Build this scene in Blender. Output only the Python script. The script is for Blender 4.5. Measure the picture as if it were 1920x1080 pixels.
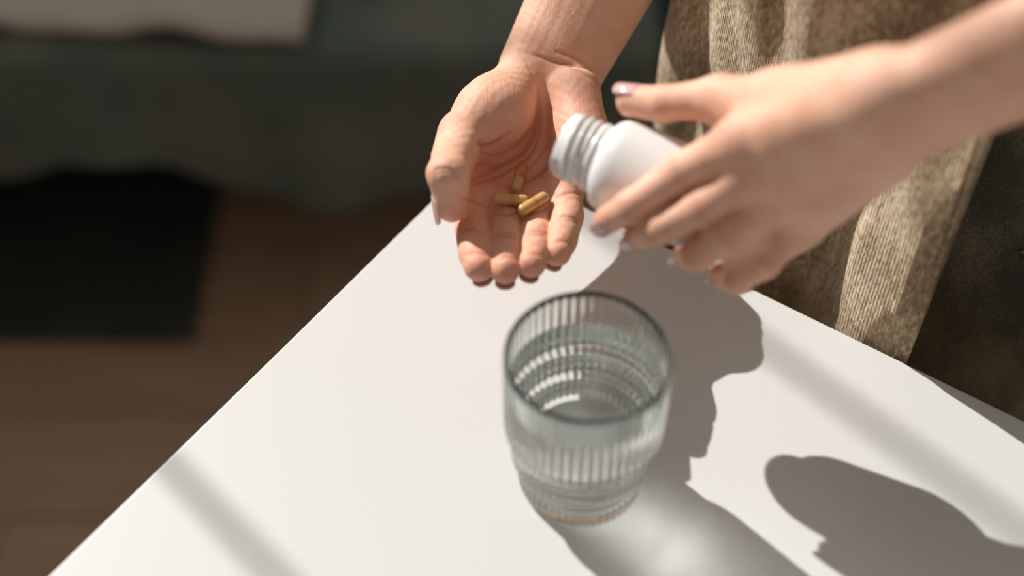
import bpy, bmesh, math, random, time
import numpy as np
from mathutils import Vector, Matrix
from mathutils.bvhtree import BVHTree
random.seed(7); np.random.seed(7)
for o in list(bpy.data.objects): bpy.data.objects.remove(o)
SC = bpy.context.scene
TZ = 0.75                      # height of the table top above the floor (m); design units below are mm above the table
CAMH, F, TH = 620.0, 2667.0, math.radians(49)

# ------------------------------------------------------------------ camera, light, exposure
cd = bpy.data.cameras.new('camera'); cam = bpy.data.objects.new('camera', cd); SC.collection.objects.link(cam)
cam.location = (0, 0, TZ + CAMH/1000); cam.rotation_euler = (math.radians(90-49), 0, 0)
cd.sensor_width = 36; cd.lens = F/1920*36; cd.clip_start = 0.02
cd.dof.use_dof = True; cd.dof.focus_distance = 0.790; cd.dof.aperture_fstop = 2.05; cd.dof.aperture_blades = 0
SC.camera = cam
w = bpy.data.worlds.new('room_ambient'); SC.world = w; w.use_nodes = True
w.node_tree.nodes['Background'].inputs[0].default_value = (1.0, 0.93, 0.86, 1)
w.node_tree.nodes['Background'].inputs[1].default_value = 0.29
sl = bpy.data.lights.new('sun', 'SUN'); sun = bpy.data.objects.new('sun', sl); SC.collection.objects.link(sun)
SUN_AZ = Vector((0.693, -0.721, 0)).normalized(); SUN_EL = math.radians(35)
sdir = Vector((SUN_AZ.x*math.cos(SUN_EL), SUN_AZ.y*math.cos(SUN_EL), -math.sin(SUN_EL)))
sun.rotation_euler = sdir.to_track_quat('-Z', 'Y').to_euler()
sl.energy = 5.5; sl.angle = math.radians(0.53); sl.color = (1.0, 0.965, 0.92)
try: sl.cycles.is_caustics_light = False
except Exception as e: print('caustics', e)
al = bpy.data.lights.new('window_daylight', 'AREA'); alo = bpy.data.objects.new('window_daylight', al); SC.collection.objects.link(alo)
al.shape = 'RECTANGLE'; al.size = 1.35; al.size_y = 1.40; al.energy = 10; al.color = (1.0, 0.95, 0.90)
alo.location = (-1.56, 1.95, TZ + 1.70); alo.rotation_euler = (math.radians(90), 0, math.radians(-90))
SC.view_settings.view_transform = 'Standard'; SC.view_settings.look = 'None'
SC.view_settings.exposure = 0.0; SC.view_settings.gamma = 1.0; SC.view_settings.use_curve_mapping = False
SC.cycles.use_denoising = True
SC.cycles.max_bounces = 16; SC.cycles.transmission_bounces = 14; SC.cycles.transparent_max_bounces = 16
SC.cycles.sample_clamp_indirect = 60.0; SC.cycles.blur_glossy = 0.30

# ------------------------------------------------------------------ helpers
COL = SC.collection
def V(*a): return np.array(a, float)
def P(px, py, h):              # point at height h (mm above the table) seen at a given place of the photograph
    u, v = (px-960)/F, (540-py)/F
    d = V(u, math.cos(TH)+v*math.sin(TH), -math.sin(TH)+v*math.cos(TH)); t = (h-CAMH)/d[2]
    return V(0, 0, CAMH)+d*t
def Q(px, py, z):              # the same by distance z from the camera
    u, v = (px-960)/F, (540-py)/F
    return V(0, 0, CAMH)+z*V(u, math.cos(TH)+v*math.sin(TH), -math.sin(TH)+v*math.cos(TH))
def W(p): return Vector((p[0]/1000, p[1]/1000, TZ+p[2]/1000))
def unit(a): a = np.asarray(a, float); return a/np.linalg.norm(a)
TOCAM = lambda p: unit(V(0, 0, CAMH)-p)

def mesh_from(name, verts, faces, smooth=True):
    me = bpy.data.meshes.new(name); verts = np.asarray(verts, np.float32)
    if isinstance(faces, np.ndarray):
        n, k = faces.shape
        me.vertices.add(len(verts)); me.vertices.foreach_set('co', verts.ravel())
        me.loops.add(n*k); me.loops.foreach_set('vertex_index', faces.astype(np.int32).ravel())
        me.polygons.add(n); me.polygons.foreach_set('loop_start', np.arange(0, n*k, k, dtype=np.int32))
        me.update(calc_edges=True)
    else:
        me.from_pydata(verts.tolist(), [], faces); me.update()
    if smooth: me.polygons.foreach_set('use_smooth', [True]*len(me.polygons))
    return me
def link(name, me, mat, parent=None, **kw):
    o = bpy.data.objects.new(name, me); COL.objects.link(o)
    if mat is not None:
        for m in (mat if isinstance(mat, (list, tuple)) else [mat]): me.materials.append(m)
    if parent is not None:
        o.parent = parent
        o.matrix_parent_inverse = Matrix.Translation(parent.location).inverted() if parent.parent is None and not kw.get('local') else Matrix()
    return o
def props(o, label=None, cat=None, group=None, kind=None):
    if label: o['label'] = label
    if cat: o['category'] = cat
    if group: o['group'] = group
    if kind: o['kind'] = kind
    return o
def empty(name, loc=(0, 0, 0)):
    o = bpy.data.objects.new(name, None); o.location = loc; o.empty_display_size = 0.05; COL.objects.link(o); return o
def box_me(name, lo, hi, bevel=0.0, seg=2):
    bm = bmesh.new(); bmesh.ops.create_cube(bm, size=1)
    lo, hi = Vector(lo), Vector(hi)
    for v in bm.verts: v.co = Vector([(lo[i]+hi[i])/2+v.co[i]*(hi[i]-lo[i]) for i in range(3)])
    if bevel: bmesh.ops.bevel(bm, geom=bm.edges[:], offset=bevel, segments=seg, profile=0.5, affect='EDGES')
    me = bpy.data.meshes.new(name); bm.to_mesh(me); bm.free()
    for p in me.polygons: p.use_smooth = False
    return me

def mat(name, color=(.8, .8, .8), rough=.5, **kw):
    m = bpy.data.materials.new(name); m.use_nodes = True; b = m.node_tree.nodes['Principled BSDF']
    b.inputs['Base Color'].default_value = (*color, 1); b.inputs['Roughness'].default_value = rough
    for k, v in kw.items(): b.inputs[k.replace('_', ' ')].default_value = v
    return m
def N(m, t, **kw):
    n = m.node_tree.nodes.new(t)
    for k, v in kw.items():
        if k.startswith('i_'): n.inputs[k[2:].replace('_', ' ')].default_value = v
        else: setattr(n, k, v)
    return n
def L(m, a, b): m.node_tree.links.new(a, b)
def BS(m): return m.node_tree.nodes['Principled BSDF']
def ramp(m, fac, stops):
    r = N(m, 'ShaderNodeValToRGB'); L(m, fac, r.inputs[0]); e = r.color_ramp.elements
    while len(e) < len(stops): e.new(0.5)
    for el, (p, c) in zip(e, stops): el.position = p; el.color = (*c, 1)
    return r
def coords(m, scale=(1, 1, 1), rot=(0, 0, 0)):
    t = N(m, 'ShaderNodeTexCoord'); mp = N(m, 'ShaderNodeMapping'); mp.inputs['Scale'].default_value = scale
    mp.inputs['Rotation'].default_value = rot; L(m, t.outputs['Object'], mp.inputs[0]); return mp.outputs[0]
def bump(m, height, strength, dist=0.001, normal=None):
    b = N(m, 'ShaderNodeBump'); b.inputs['Strength'].default_value = strength; b.inputs['Distance'].default_value = dist
    L(m, height, b.inputs['Height'])
    if normal: L(m, normal, b.inputs['Normal'])
    return b.outputs[0]
def noise(m, vec, scale, detail=3, rough=.5):
    n = N(m, 'ShaderNodeTexNoise'); L(m, vec, n.inputs['Vector']); n.inputs['Scale'].default_value = scale
    n.inputs['Detail'].default_value = detail; n.inputs['Roughness'].default_value = rough; return n.outputs['Fac']

# ------------------------------------------------------------------ materials
def m_table():
    m = mat('white_laminate', (.80, .795, .78), .38); c = coords(m)
    r = ramp(m, noise(m, c, 3.0, 2), [(0.3, (.645, .648, .642)), (.7, (.672, .668, .658))]); L(m, r.outputs[0], BS(m).inputs['Base Color'])
    L(m, bump(m, noise(m, c, 700, 2), .05, .0002), BS(m).inputs['Normal']); return m
def m_wood():
    m = mat('brown_floorboard', (.2, .12, .07), .45); c = coords(m, (1.2, 16, 1))
    oi = N(m, 'ShaderNodeObjectInfo'); r = ramp(m, noise(m, c, 4, 6, .6), [(.25, (.32, .19, .115)), (.5, (.46, .29, .18)), (.8, (.56, .38, .24))])
    mx = N(m, 'ShaderNodeMix', data_type='RGBA', blend_type='MULTIPLY'); mx.inputs[0].default_value = .6
    rr = ramp(m, oi.outputs['Random'], [(0, (.62, .62, .62)), (1, (1, .96, .92))])
    L(m, r.outputs[0], mx.inputs[6]); L(m, rr.outputs[0], mx.inputs[7]); L(m, mx.outputs[2], BS(m).inputs['Base Color'])
    L(m, bump(m, noise(m, c, 8, 5), .15, .002), BS(m).inputs['Normal']); return m
def m_cloth(name, c1, c2, sc=60, rough=.9):
    m = mat(name, c1, rough); c = coords(m); r = ramp(m, noise(m, c, sc/6, 4), [(.3, c1), (.7, c2)])
    L(m, r.outputs[0], BS(m).inputs['Base Color']); L(m, bump(m, noise(m, c, sc*8, 3), .4, .002), BS(m).inputs['Normal']); return m
def m_skin(name='skin', tint=1.0):
    m = mat(name, (.72, .46, .35), .52); b = BS(m); c = coords(m)
    a = N(m, 'ShaderNodeAttribute', attribute_name='red')
    base = ramp(m, noise(m, c, 55, 5, .6), [(.25, (.70, .375, .25)), (.55, (.80, .47, .335)), (.8, (.86, .55, .42))])
    mx = N(m, 'ShaderNodeMix', data_type='RGBA'); L(m, a.outputs['Fac'], mx.inputs[0]); L(m, base.outputs[0], mx.inputs[6]); mx.inputs[7].default_value = (.74, .245, .16, 1)
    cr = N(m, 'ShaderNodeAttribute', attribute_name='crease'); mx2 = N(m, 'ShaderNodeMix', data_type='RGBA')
    L(m, cr.outputs['Fac'], mx2.inputs[0]); L(m, mx.outputs[2], mx2.inputs[6]); mx2.inputs[7].default_value = (.42, .14, .09, 1)  # dark crease colour also paints some of the palm's shadow into the skin
    L(m, mx2.outputs[2], b.inputs['Base Color'])
    b.inputs['Subsurface Weight'].default_value = .22; b.inputs['Subsurface Radius'].default_value = (1, .32, .18); b.inputs['Subsurface Scale'].default_value = .0035
    b.inputs['Specular IOR Level'].default_value = .32
    vo = N(m, 'ShaderNodeTexVoronoi'); vo.feature = 'DISTANCE_TO_EDGE'; vo.inputs['Scale'].default_value = 900
    cc = coords(m, (1, .6, 1), (0, 0, .4)); L(m, cc, vo.inputs['Vector'])
    n1 = bump(m, noise(m, coords(m, (1, .35, 1)), 600, 5, .65), .45, .0008)
    L(m, bump(m, vo.outputs['Distance'], .25, .0004, n1), b.inputs['Normal']); return m
def m_shirt():
    m = mat('khaki_washed_jersey', (.4, .3, .18), .95); b = BS(m)
    c = coords(m, (1, 1, .35)); big = noise(m, c, 28, 5, .62); fine = noise(m, coords(m, (1, 1, .5)), 420, 3, .6)
    ad = N(m, 'ShaderNodeMath', operation='MULTIPLY_ADD'); L(m, fine, ad.inputs[0]); ad.inputs[1].default_value = .75; L(m, big, ad.inputs[2])
    sb = N(m, 'ShaderNodeMath', operation='SUBTRACT'); L(m, ad.outputs[0], sb.inputs[0]); sb.inputs[1].default_value = .375
    r = ramp(m, sb.outputs[0], [(.32, (.20, .13, .065)), (.5, (.40, .295, .175)), (.68, (.68, .56, .40))]); L(m, r.outputs[0], b.inputs['Base Color'])
    uv = N(m, 'ShaderNodeUVMap'); sp = N(m, 'ShaderNodeSeparateXYZ'); L(m, uv.outputs[0], sp.inputs[0])
    s = N(m, 'ShaderNodeMath', operation='MULTIPLY'); L(m, sp.outputs[0], s.inputs[0]); s.inputs[1].default_value = 1000*2*math.pi/1.5
    si = N(m, 'ShaderNodeMath', operation='SINE'); L(m, s.outputs[0], si.inputs[0])
    n1 = bump(m, si.outputs[0], .35, .0004); L(m, bump(m, fine, .8, .0012, n1), b.inputs['Normal'])
    b.inputs['Sheen Weight'].default_value = .15; return m
def m_denim():
    m = mat('dark_denim', (.05, .05, .045), .9); b = BS(m)
    big = noise(m, coords(m, (1, 1, .6)), 14, 4, .6); fine = noise(m, coords(m), 700, 2)
    ad = N(m, 'ShaderNodeMath', operation='MULTIPLY_ADD'); L(m, fine, ad.inputs[0]); ad.inputs[1].default_value = .5; L(m, big, ad.inputs[2])
    r = ramp(m, ad.outputs[0], [(.42, (.022, .027, .023)), (.68, (.07, .064, .045)), (.9, (.21, .155, .09))]); L(m, r.outputs[0], b.inputs['Base Color'])
    L(m, bump(m, fine, .8, .001), b.inputs['Normal']); return m
def m_glass(name, ior, col, rough=0.0):
    m = bpy.data.materials.new(name); m.use_nodes = True; nt = m.node_tree; nt.nodes.clear()
    g = nt.nodes.new('ShaderNodeBsdfGlass'); g.inputs['Color'].default_value = (*col, 1); g.inputs['IOR'].default_value = ior; g.inputs['Roughness'].default_value = rough
    o = nt.nodes.new('ShaderNodeOutputMaterial'); nt.links.new(g.outputs[0], o.inputs[0]); return m

MT = dict(
    table=m_table(), wood=m_wood(), skin=m_skin(), shirt=m_shirt(), denim=m_denim(),
    metal=mat('dark_metal', (.12, .12, .12), .35, Metallic=.8),
    wall=mat('pale_wall_paint', (.45, .44, .41), .8), frame=mat('white_window_paint', (.7, .7, .68), .5),
    spread=m_cloth('dark_green_grey_bedspread', (.085, .118, .10), (.155, .158, .128)),
    throw=m_cloth('pale_grey_throw', (.46, .41, .34), (.54, .48, .41), 30),
    rug=m_cloth('near_black_rug', (.020, .024, .021), (.035, .037, .030)),
    teal=m_cloth('dark_teal_rug', (.012, .045, .042), (.016, .052, .048)),
    bedwood=mat('black_bed_wood', (.03, .028, .025), .6), ochre=mat('ochre_wool', (.50, .36, .18), .9),
    glass=m_glass('clear_green_tinted_glass', 1.46, (.955, .975, .96)), waterside=m_glass('water_against_glass', 1.333/1.46, (1, 1, 1)),
    water=m_glass('clear_water', 1.333, (1, 1, 1)),
    plastic=mat('white_bottle_plastic', (.80, .80, .79), .22, Subsurface_Weight=.25, Subsurface_Scale=.004),
    nail=mat('bare_nail', (.78, .50, .42), .25, Coat_Weight=.4), glitter=mat('lilac_glitter_polish', (.66, .42, .44), .22, Coat_Weight=.7),
    powder=mat('tan_herbal_powder', (.55, .38, .2), .9),
    thread=mat('brown_thread', (.20, .12, .06), .8))
m = MT['powder']; r = ramp(m, noise(m, coords(m), 1500, 4, .7), [(.3, (.50, .34, .18)), (.7, (.80, .60, .40))]); L(m, r.outputs[0], BS(m).inputs['Base Color'])
m = MT['glitter']; vo = N(m, 'ShaderNodeTexVoronoi'); vo.inputs['Scale'].default_value = 1400; L(m, coords(m), vo.inputs['Vector'])
r = ramp(m, vo.outputs['Distance'], [(.0, (.95, .85, .85)), (.18, (.85, .62, .62)), (.36, (.60, .34, .32))]); L(m, r.outputs[0], BS(m).inputs['Base Color'])
L(m, bump(m, vo.outputs['Distance'], .5, .0006), BS(m).inputs['Normal'])
m = bpy.data.materials.new('gelatin_shell'); m.use_nodes = True; nt = m.node_tree; nt.nodes.clear()
tr = nt.nodes.new('ShaderNodeBsdfTransparent'); tr.inputs[0].default_value = (.955, .87, .70, 1)
gl = nt.nodes.new('ShaderNodeBsdfGlossy'); gl.inputs['Roughness'].default_value = .12
fr = nt.nodes.new('ShaderNodeFresnel'); fr.inputs[0].default_value = 1.6; mxs = nt.nodes.new('ShaderNodeMixShader'); o_ = nt.nodes.new('ShaderNodeOutputMaterial')
ge = nt.nodes.new('ShaderNodeNewGeometry'); mu = nt.nodes.new('ShaderNodeMath'); mu.operation = 'SUBTRACT'; mu.use_clamp = True; nt.links.new(fr.outputs[0], mu.inputs[0]); nt.links.new(ge.outputs['Backfacing'], mu.inputs[1]); nt.links.new(mu.outputs[0], mxs.inputs[0]); nt.links.new(tr.outputs[0], mxs.inputs[1]); nt.links.new(gl.outputs[0], mxs.inputs[2]); nt.links.new(mxs.outputs[0], o_.inputs[0]); MT['gel'] = m

# ------------------------------------------------------------------ room: floor of boards, window wall
FZ = 0.0
fl = link('floor', box_me('floor', (-1.6, -1.2, -.05), (2.4, 3.2, -.012)), mat('dark_subfloor', (.02, .015, .012), .9)); props(fl, kind='structure')
PW = 0.145; y = -0.60; row = 0; pm = {}
while y < 3.15:
    x = -1.5+((row*0.47) % 1.1)-1.1
    while x < 2.4:
        x0, x1 = max(x, -1.55), min(x+1.1, 2.4)
        if x1-x0 > .05:
            key = round(x1-x0, 3)
            if key not in pm:
                pm[key] = box_me('floorboard', (0.0012, 0.0012, 0), (x1-x0-.0012, PW-.0012, .012), .001, 1); pm[key].materials.append(MT['wood'])
            o = bpy.data.objects.new('floorboard', pm[key]); COL.objects.link(o); o.parent = fl
            o.location = (x0, y, FZ-.012)
        x += 1.1
    y += PW; row += 1
# wall on the left with a high window whose bars cast the two soft stripes over the table
WX = -1.45; OY0, OY1, OZ0, OZ1 = 1.25, 2.62, TZ+1.0, TZ+2.42
bm = bmesh.new()
def wallpart(y0, y1, z0, z1):
    bmesh.ops.create_cube(bm, size=1, matrix=Matrix.Translation((WX-.06, (y0+y1)/2, (z0+z1)/2)) @ Matrix.Diagonal((.12, y1-y0, z1-z0, 1)))
wallpart(-1.2, OY0, 0, 3.7); wallpart(OY1, 3.2, 0, 3.7); wallpart(OY0, OY1, 0, OZ0); wallpart(OY0, OY1, OZ1, 3.7)
me = bpy.data.meshes.new('wall_left'); bm.to_mesh(me); bm.free()
wl = link('wall_left', me, MT['wall']); props(wl, kind='structure')
wn = empty('window_1', (WX-.05, (OY0+OY1)/2, OZ0)); props(wn, kind='structure')
for (a, b) in (((OY0, OZ0), (OY1, OZ0+.04)), ((OY0, OZ1-.04), (OY1, OZ1)), ((OY0, OZ0+.04), (OY0+.04, OZ1-.04)), ((OY1-.04, OZ0+.04), (OY1, OZ1-.04))):
    link('window_frame', box_me('window_frame', (WX-.08, a[0], a[1]), (WX-.03, b[0], b[1]), .003), MT['frame'], wn)
for yc, wd in ((1.792, .008), (2.204, .009)):
    link('mullion', box_me('mullion', (WX-.054, yc-wd/2, OZ0+.04), (WX-.047, yc+wd/2, OZ1-.04), .002), MT['frame'], wn)

# ------------------------------------------------------------------ bed, throw and rugs in the blurred background
def grid_me(name, nu, nv, fn, solid=0.0):
    vs = [fn(i/(nu-1), j/(nv-1)) for j in range(nv) for i in range(nu)]
    fs = np.array([[j*nu+i, j*nu+i+1, (j+1)*nu+i+1, (j+1)*nu+i] for j in range(nv-1) for i in range(nu-1)])
    return mesh_from(name, vs, fs)
BX0, BX1, BY, BH = -1.30, 0.16, 1.205, 0.37
bed = empty('bed', (-.6, 1.9, 0)); props(bed, 'low bed with a dark green-grey spread behind the table', 'bed')
link('bed_base', box_me('bed_base', (BX0+.06, BY+.10, .13), (BX1-.06, 2.95, .22), .01), MT['bedwood'], bed)
link('mattress', box_me('mattress', (BX0+.02, BY+.03, .221), (BX1-.02, 2.98, BH-.012), .03, 4), mat('mattress_ticking', (.4, .38, .34), .9), bed)
for (lx, ly) in ((BX0+.14, BY+.16), (BX1-.14, BY+.16), (BX0+.14, 2.85), (BX1-.14, 2.85)):
    link('leg', box_me('leg', (lx-.035, ly-.035, 0), (lx+.035, ly+.035, .13), .004), MT['bedwood'], bed)
def hem(x):          # height of the spread's wavy hem along the bed's long side
    return .192+.012*math.sin(x*5+1)+.052*math.exp(-((x+.47)/.10)**2)-.040*math.exp(-((x+.20)/.13)**2)-.02*math.exp(-((x-.05)/.1)**2)
def spread(u, v):
    x = BX0+(BX1-BX0)*u
    ys = v*1.0
    if v < .35:      # hanging side
        t = v/.35; z = hem(x)+(BH-.02-hem(x))*t
        return (x, BY-.012*math.sin(x*23)*(1-t)-.010*(1-t)-.006*math.sin(x*51)*(1-t), z)
    if v < .42:
        t = (v-.35)/.07*math.pi/2; return (x, BY+.02*(1-math.cos(t)), BH-.02+.02*math.sin(t))
    t = (v-.42)/.58; return (x, BY+.02+t*1.72, BH+.004*math.sin(x*9+t*12)+.003*math.sin(x*21-t*17))
o = link('bedspread', grid_me('bedspread', 120, 70, spread), MT['spread'], bed)
md = o.modifiers.new('s', 'SOLIDIFY'); md.thickness = .008; md.offset = 1
def throwf(u, v):
    x = -1.28+u*1.055-.03*v+.01*math.sin(v*9); yy = BY+.018+.012*math.sin(u*4)-(u-.5)*.03+v*1.1
    return (x, yy, BH+.024+.006*math.sin(u*31+2*math.sin(v*5))+.003*math.sin(u*60))
o = link('throw_blanket', grid_me('throw_blanket', 130, 40, throwf), MT['throw']); props(o, 'pale grey throw spread over the left side of the bed', 'blanket')
md = o.modifiers.new('s', 'SOLIDIFY'); md.thickness = .010; md.offset = 1
def pom():
    bm = bmesh.new(); bmesh.ops.create_icosphere(bm, subdivisions=4, radius=.013)
    for v in bm.verts: v.co *= 1+.10*math.sin(v.co.x*900)*math.sin(v.co.y*800)*math.sin(v.co.z*850)
    me = bpy.data.meshes.new('pompom'); bm.to_mesh(me); bm.free()
    for p in me.polygons: p.use_smooth = True
    return me
pp = link('pompom', pom(), MT['ochre']); pp.location = (-.172, 1.312, BH+.030); props(pp, 'small round ochre pompom lying on the dark bedspread', 'pompom')
def rug(name, x0, x1, y0, y1, mt, label):
    nx, ny = 60, 40
    def f(u, v):
        return (x0+(x1-x0)*u, y0+(y1-y0)*v, .0095+.0012*math.sin(u*40+v*13)*math.sin(v*30))
    o = link(name, grid_me(name, nx, ny, f), mt); md = o.modifiers.new('s', 'SOLIDIFY'); md.thickness = .007; md.offset = -1
    props(o, label, 'rug')
rug('floor_rug', -1.35, -.392, 1.10, 2.2, MT['rug'], 'near-black rug sticking out from under the bed at left')
rug('floor_rug', .20, 1.5, 1.15, 2.9, MT['teal'], 'dark teal rug on the floor behind the person')

# ------------------------------------------------------------------ table
E1 = unit(V(-.570, -.822, 0)); E2 = unit(V(.822, -.570, 0)); CN = P(897, 291.5, 0)
tb = empty('table', W(CN+E1*500+E2*500-V(0, 0, 750))); props(tb, 'white table with square edges lit by the window', 'table')
Rt = Matrix(((E2[0], -E1[0], 0), (E2[1], -E1[1], 0), (0, 0, 1))).to_4x4(); Rt.translation = W(CN)   # local x along E2, local y = -E1
def tpart(name, lo, hi, bev, m, seg=3):
    me = box_me(name, lo, hi, bev, seg); me.transform(Rt); return link(name, me, m, tb)
tpart('tabletop', (0, -.95, -.025), (1.50, 0, 0), .0012, MT['table'])
for n_, lo, hi in (('apron', (.06, -.075, -.095), (1.44, -.055, -.0255)), ('apron', (.06, -.895, -.095), (1.44, -.875, -.0255)),
                   ('apron', (.055, -.87, -.095), (.075, -.08, -.0255)), ('apron', (1.425, -.87, -.095), (1.445, -.08, -.0255))):
    tpart(n_, lo, hi, .001, MT['table'])
for x0, y0 in ((.03, -.08), (1.42, -.08), (.03, -.92), (1.42, -.92)):
    tpart('leg', (x0, y0, -.75), (x0+.05, y0+.05, -.0255), .002, MT['table'])

# ------------------------------------------------------------------ implicit-surface modelling for the arms and hands
class Field:
    def __init__(s, lo, hi, step):
        s.lo = np.array(lo, float); s.h = step; s.n = (np.ceil((np.array(hi)-s.lo)/step).astype(int)+1)
        s.F = np.full(s.n, 60.0, np.float32); s.ax = [s.lo[i]+step*np.arange(s.n[i]) for i in range(3)]
    def new(s):
        f = object.__new__(Field); f.lo, f.h, f.n, f.ax = s.lo, s.h, s.n, s.ax; f.F = np.full(s.n, 60.0, np.float32); return f
    def _sub(s, lo, hi):
        i0 = np.clip(((np.array(lo)-s.lo)/s.h).astype(int), 0, s.n); i1 = np.clip(((np.array(hi)-s.lo)/s.h).astype(int)+2, 0, s.n)
        return tuple(slice(a, b) for a, b in zip(i0, i1))
    def _xyz(s, sl):
        return np.meshgrid(*[s.ax[i][sl[i]].astype(np.float32) for i in range(3)], indexing='ij')
    def cone(s, a, b, ra, rb, k=3.0, n=None, flat=1.0, sub=False):
        a, b = np.asarray(a, float), np.asarray(b, float); R = max(ra, rb)*max(1, 1)+k+6
        sl = s._sub(np.minimum(a, b)-R, np.maximum(a, b)+R)
        X, Y, Z = s._xyz(sl)
        if X.size == 0: return
        ab = b-a; L2 = max(ab@ab, 1e-6)
        t = np.clip(((X-a[0])*ab[0]+(Y-a[1])*ab[1]+(Z-a[2])*ab[2])/L2, 0, 1)
        qx, qy, qz = X-a[0]-t*ab[0], Y-a[1]-t*ab[1], Z-a[2]-t*ab[2]
        if n is not None and flat != 1.0:
            n = unit(n); qn = qx*n[0]+qy*n[1]+qz*n[2]; w_ = (1/flat-1)
            qx = qx+n[0]*qn*w_; qy = qy+n[1]*qn*w_; qz = qz+n[2]*qn*w_
        l = np.sqrt(qx*qx+qy*qy+qz*qz); r = ra+(rb-ra)*t
        d = (l-r).astype(np.float32)
        if n is not None and flat != 1.0: d = np.where(d < 0, d*min(flat, 1), d*(min(flat, 1)*.5+.5))
        G = s.F[sl]
        if sub:
            h_ = np.maximum(k-np.abs(-d-G), 0)/k; s.F[sl] = np.maximum(G, -d)+h_*h_*k/4
        else:
            h_ = np.maximum(k-np.abs(G-d), 0)/k; s.F[sl] = np.minimum(G, d)-h_*h_*k/4
    def merge(s, o, k):
        h_ = np.maximum(k-np.abs(s.F-o.F), 0)/k; s.F = np.minimum(s.F, o.F)-h_*h_*k/4
    def value(s, p):
        q = (np.asarray(p)-s.lo)/s.h; i = np.clip(q.astype(int), 0, s.n-2); return float(s.F[tuple(i)])
    def mesh(s):
        Fv = s.F; ins = Fv < 0; n = s.n
        c = [(i, j, k) for i in (0, 1) for j in (0, 1) for k in (0, 1)]
        def S(A, o): return A[o[0]:n[0]-1+o[0], o[1]:n[1]-1+o[1], o[2]:n[2]-1+o[2]]
        cnt = sum(S(ins, o).astype(np.int8) for o in c); act = (cnt > 0) & (cnt < 8)
        I = np.argwhere(act); idx = -np.ones(act.shape, np.int32); idx[act] = np.arange(len(I))
        acc = np.zeros((len(I), 3)); num = np.zeros(len(I))
        val = {o: Fv[I[:, 0]+o[0], I[:, 1]+o[1], I[:, 2]+o[2]] for o in c}
        for o in c:
            for ax in range(3):
                if o[ax] == 0:
                    o2 = list(o); o2[ax] = 1; o2 = tuple(o2); a, b = val[o], val[o2]; m_ = (a < 0) != (b < 0)
                    t = np.where(m_, a/np.where(m_, a-b, 1), 0); p = np.tile(np.array(o, float), (len(I), 1)); p[:, ax] += t
                    acc[m_] += p[m_]; num[m_] += 1
        vs = s.lo+s.h*(I+acc/num[:, None]); faces = []
        for ax in range(3):
            sh = [slice(None)]*3; sh[ax] = slice(0, n[ax]-1); sh2 = [slice(None)]*3; sh2[ax] = slice(1, n[ax])
            a, b = ins[tuple(sh)], ins[tuple(sh2)]; E = np.argwhere(a != b); u, v = (ax+1) % 3, (ax+2) % 3
            ok = (E[:, u] > 0) & (E[:, v] > 0) & (E[:, u] < n[u]-1) & (E[:, v] < n[v]-1); E = E[ok]
            inside_first = ins[E[:, 0], E[:, 1], E[:, 2]]
            def g(du, dv):
                k_ = E.copy(); k_[:, u] -= du; k_[:, v] -= dv; return idx[k_[:, 0], k_[:, 1], k_[:, 2]]
            q = np.stack([g(1, 1), g(0, 1), g(0, 0), g(1, 0)], 1); q[~inside_first] = q[~inside_first][:, ::-1]; faces.append(q)
        return vs, np.concatenate(faces)
def smooth_mesh(vs, fs, it=2, lam=.5):
    e = np.concatenate([fs[:, [0, 1]], fs[:, [1, 2]], fs[:, [2, 3]], fs[:, [3, 0]]]); e = np.concatenate([e, e[:, ::-1]])
    deg = np.bincount(e[:, 0], minlength=len(vs))[:, None]
    for _ in range(it):
        for l_ in (lam, -lam*1.02):
            a = np.stack([np.bincount(e[:, 0], weights=vs[e[:, 1], i], minlength=len(vs)) for i in range(3)], 1)/np.maximum(deg, 1)
            vs = vs+l_*(a-vs)
    return vs
def vnormals(vs, fs):
    fn = np.cross(vs[fs[:, 2]]-vs[fs[:, 0]], vs[fs[:, 3]]-vs[fs[:, 1]]); nn = np.zeros_like(vs)
    for k in range(4):
        for i in range(3): nn[:, i] += np.bincount(fs[:, k], weights=fn[:, i], minlength=len(vs))
    return nn/np.maximum(np.linalg.norm(nn, axis=1, keepdims=True), 1e-9)
def polydist(vs, pts, ndir):       # distance to a polyline, ignoring the component along ndir
    pr = np.eye(3)-np.outer(ndir, ndir); A = vs@pr; best = np.full(len(vs), 1e9); tt = np.zeros(len(vs)); m_ = len(pts)-1
    for i in range(m_):
        a, b = pr@pts[i], pr@pts[i+1]; ab = b-a; t = np.clip(((A-a)@ab)/(ab@ab), 0, 1)
        d = np.linalg.norm(A-a-t[:, None]*ab, axis=1); k = d < best; best[k] = d[k]; tt[k] = ((i+t)/m_)[k]
    return best, tt
def curve_pts(pts, n=14):          # smooth polyline through points
    pts = np.array(pts, float); out = []
    for i in range(len(pts)-1):
        p0, p1, p2, p3 = pts[max(i-1, 0)], pts[i], pts[i+1], pts[min(i+2, len(pts)-1)]
        for t in np.linspace(0, 1, n, endpoint=False):
            out.append(.5*((2*p1)+(-p0+p2)*t+(2*p0-5*p1+4*p2-p3)*t*t+(-p0+3*p1-3*p2+p3)*t**3))
    out.append(pts[-1]); return np.array(out)

BODY = []   # (verts, faces, red, crease)
NAILS = []
def chain(first, pix, lens):       # joints of a finger: each next one sits on its line of sight at the bone's length, curling towards the viewer
    out = [Q(*first)]; z = first[2]
    for (px, py, sgn), ln in zip(pix, lens):
        zs = np.linspace(z-60, z+60, 601); d = np.array([np.linalg.norm(Q(px, py, zz)-out[-1]) for zz in zs])
        err = np.abs(d-ln)+np.where((zs-z)*sgn < 0, 1000, 0); z = zs[int(np.argmin(err))]; out.append(Q(px, py, z))
    return out

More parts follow.
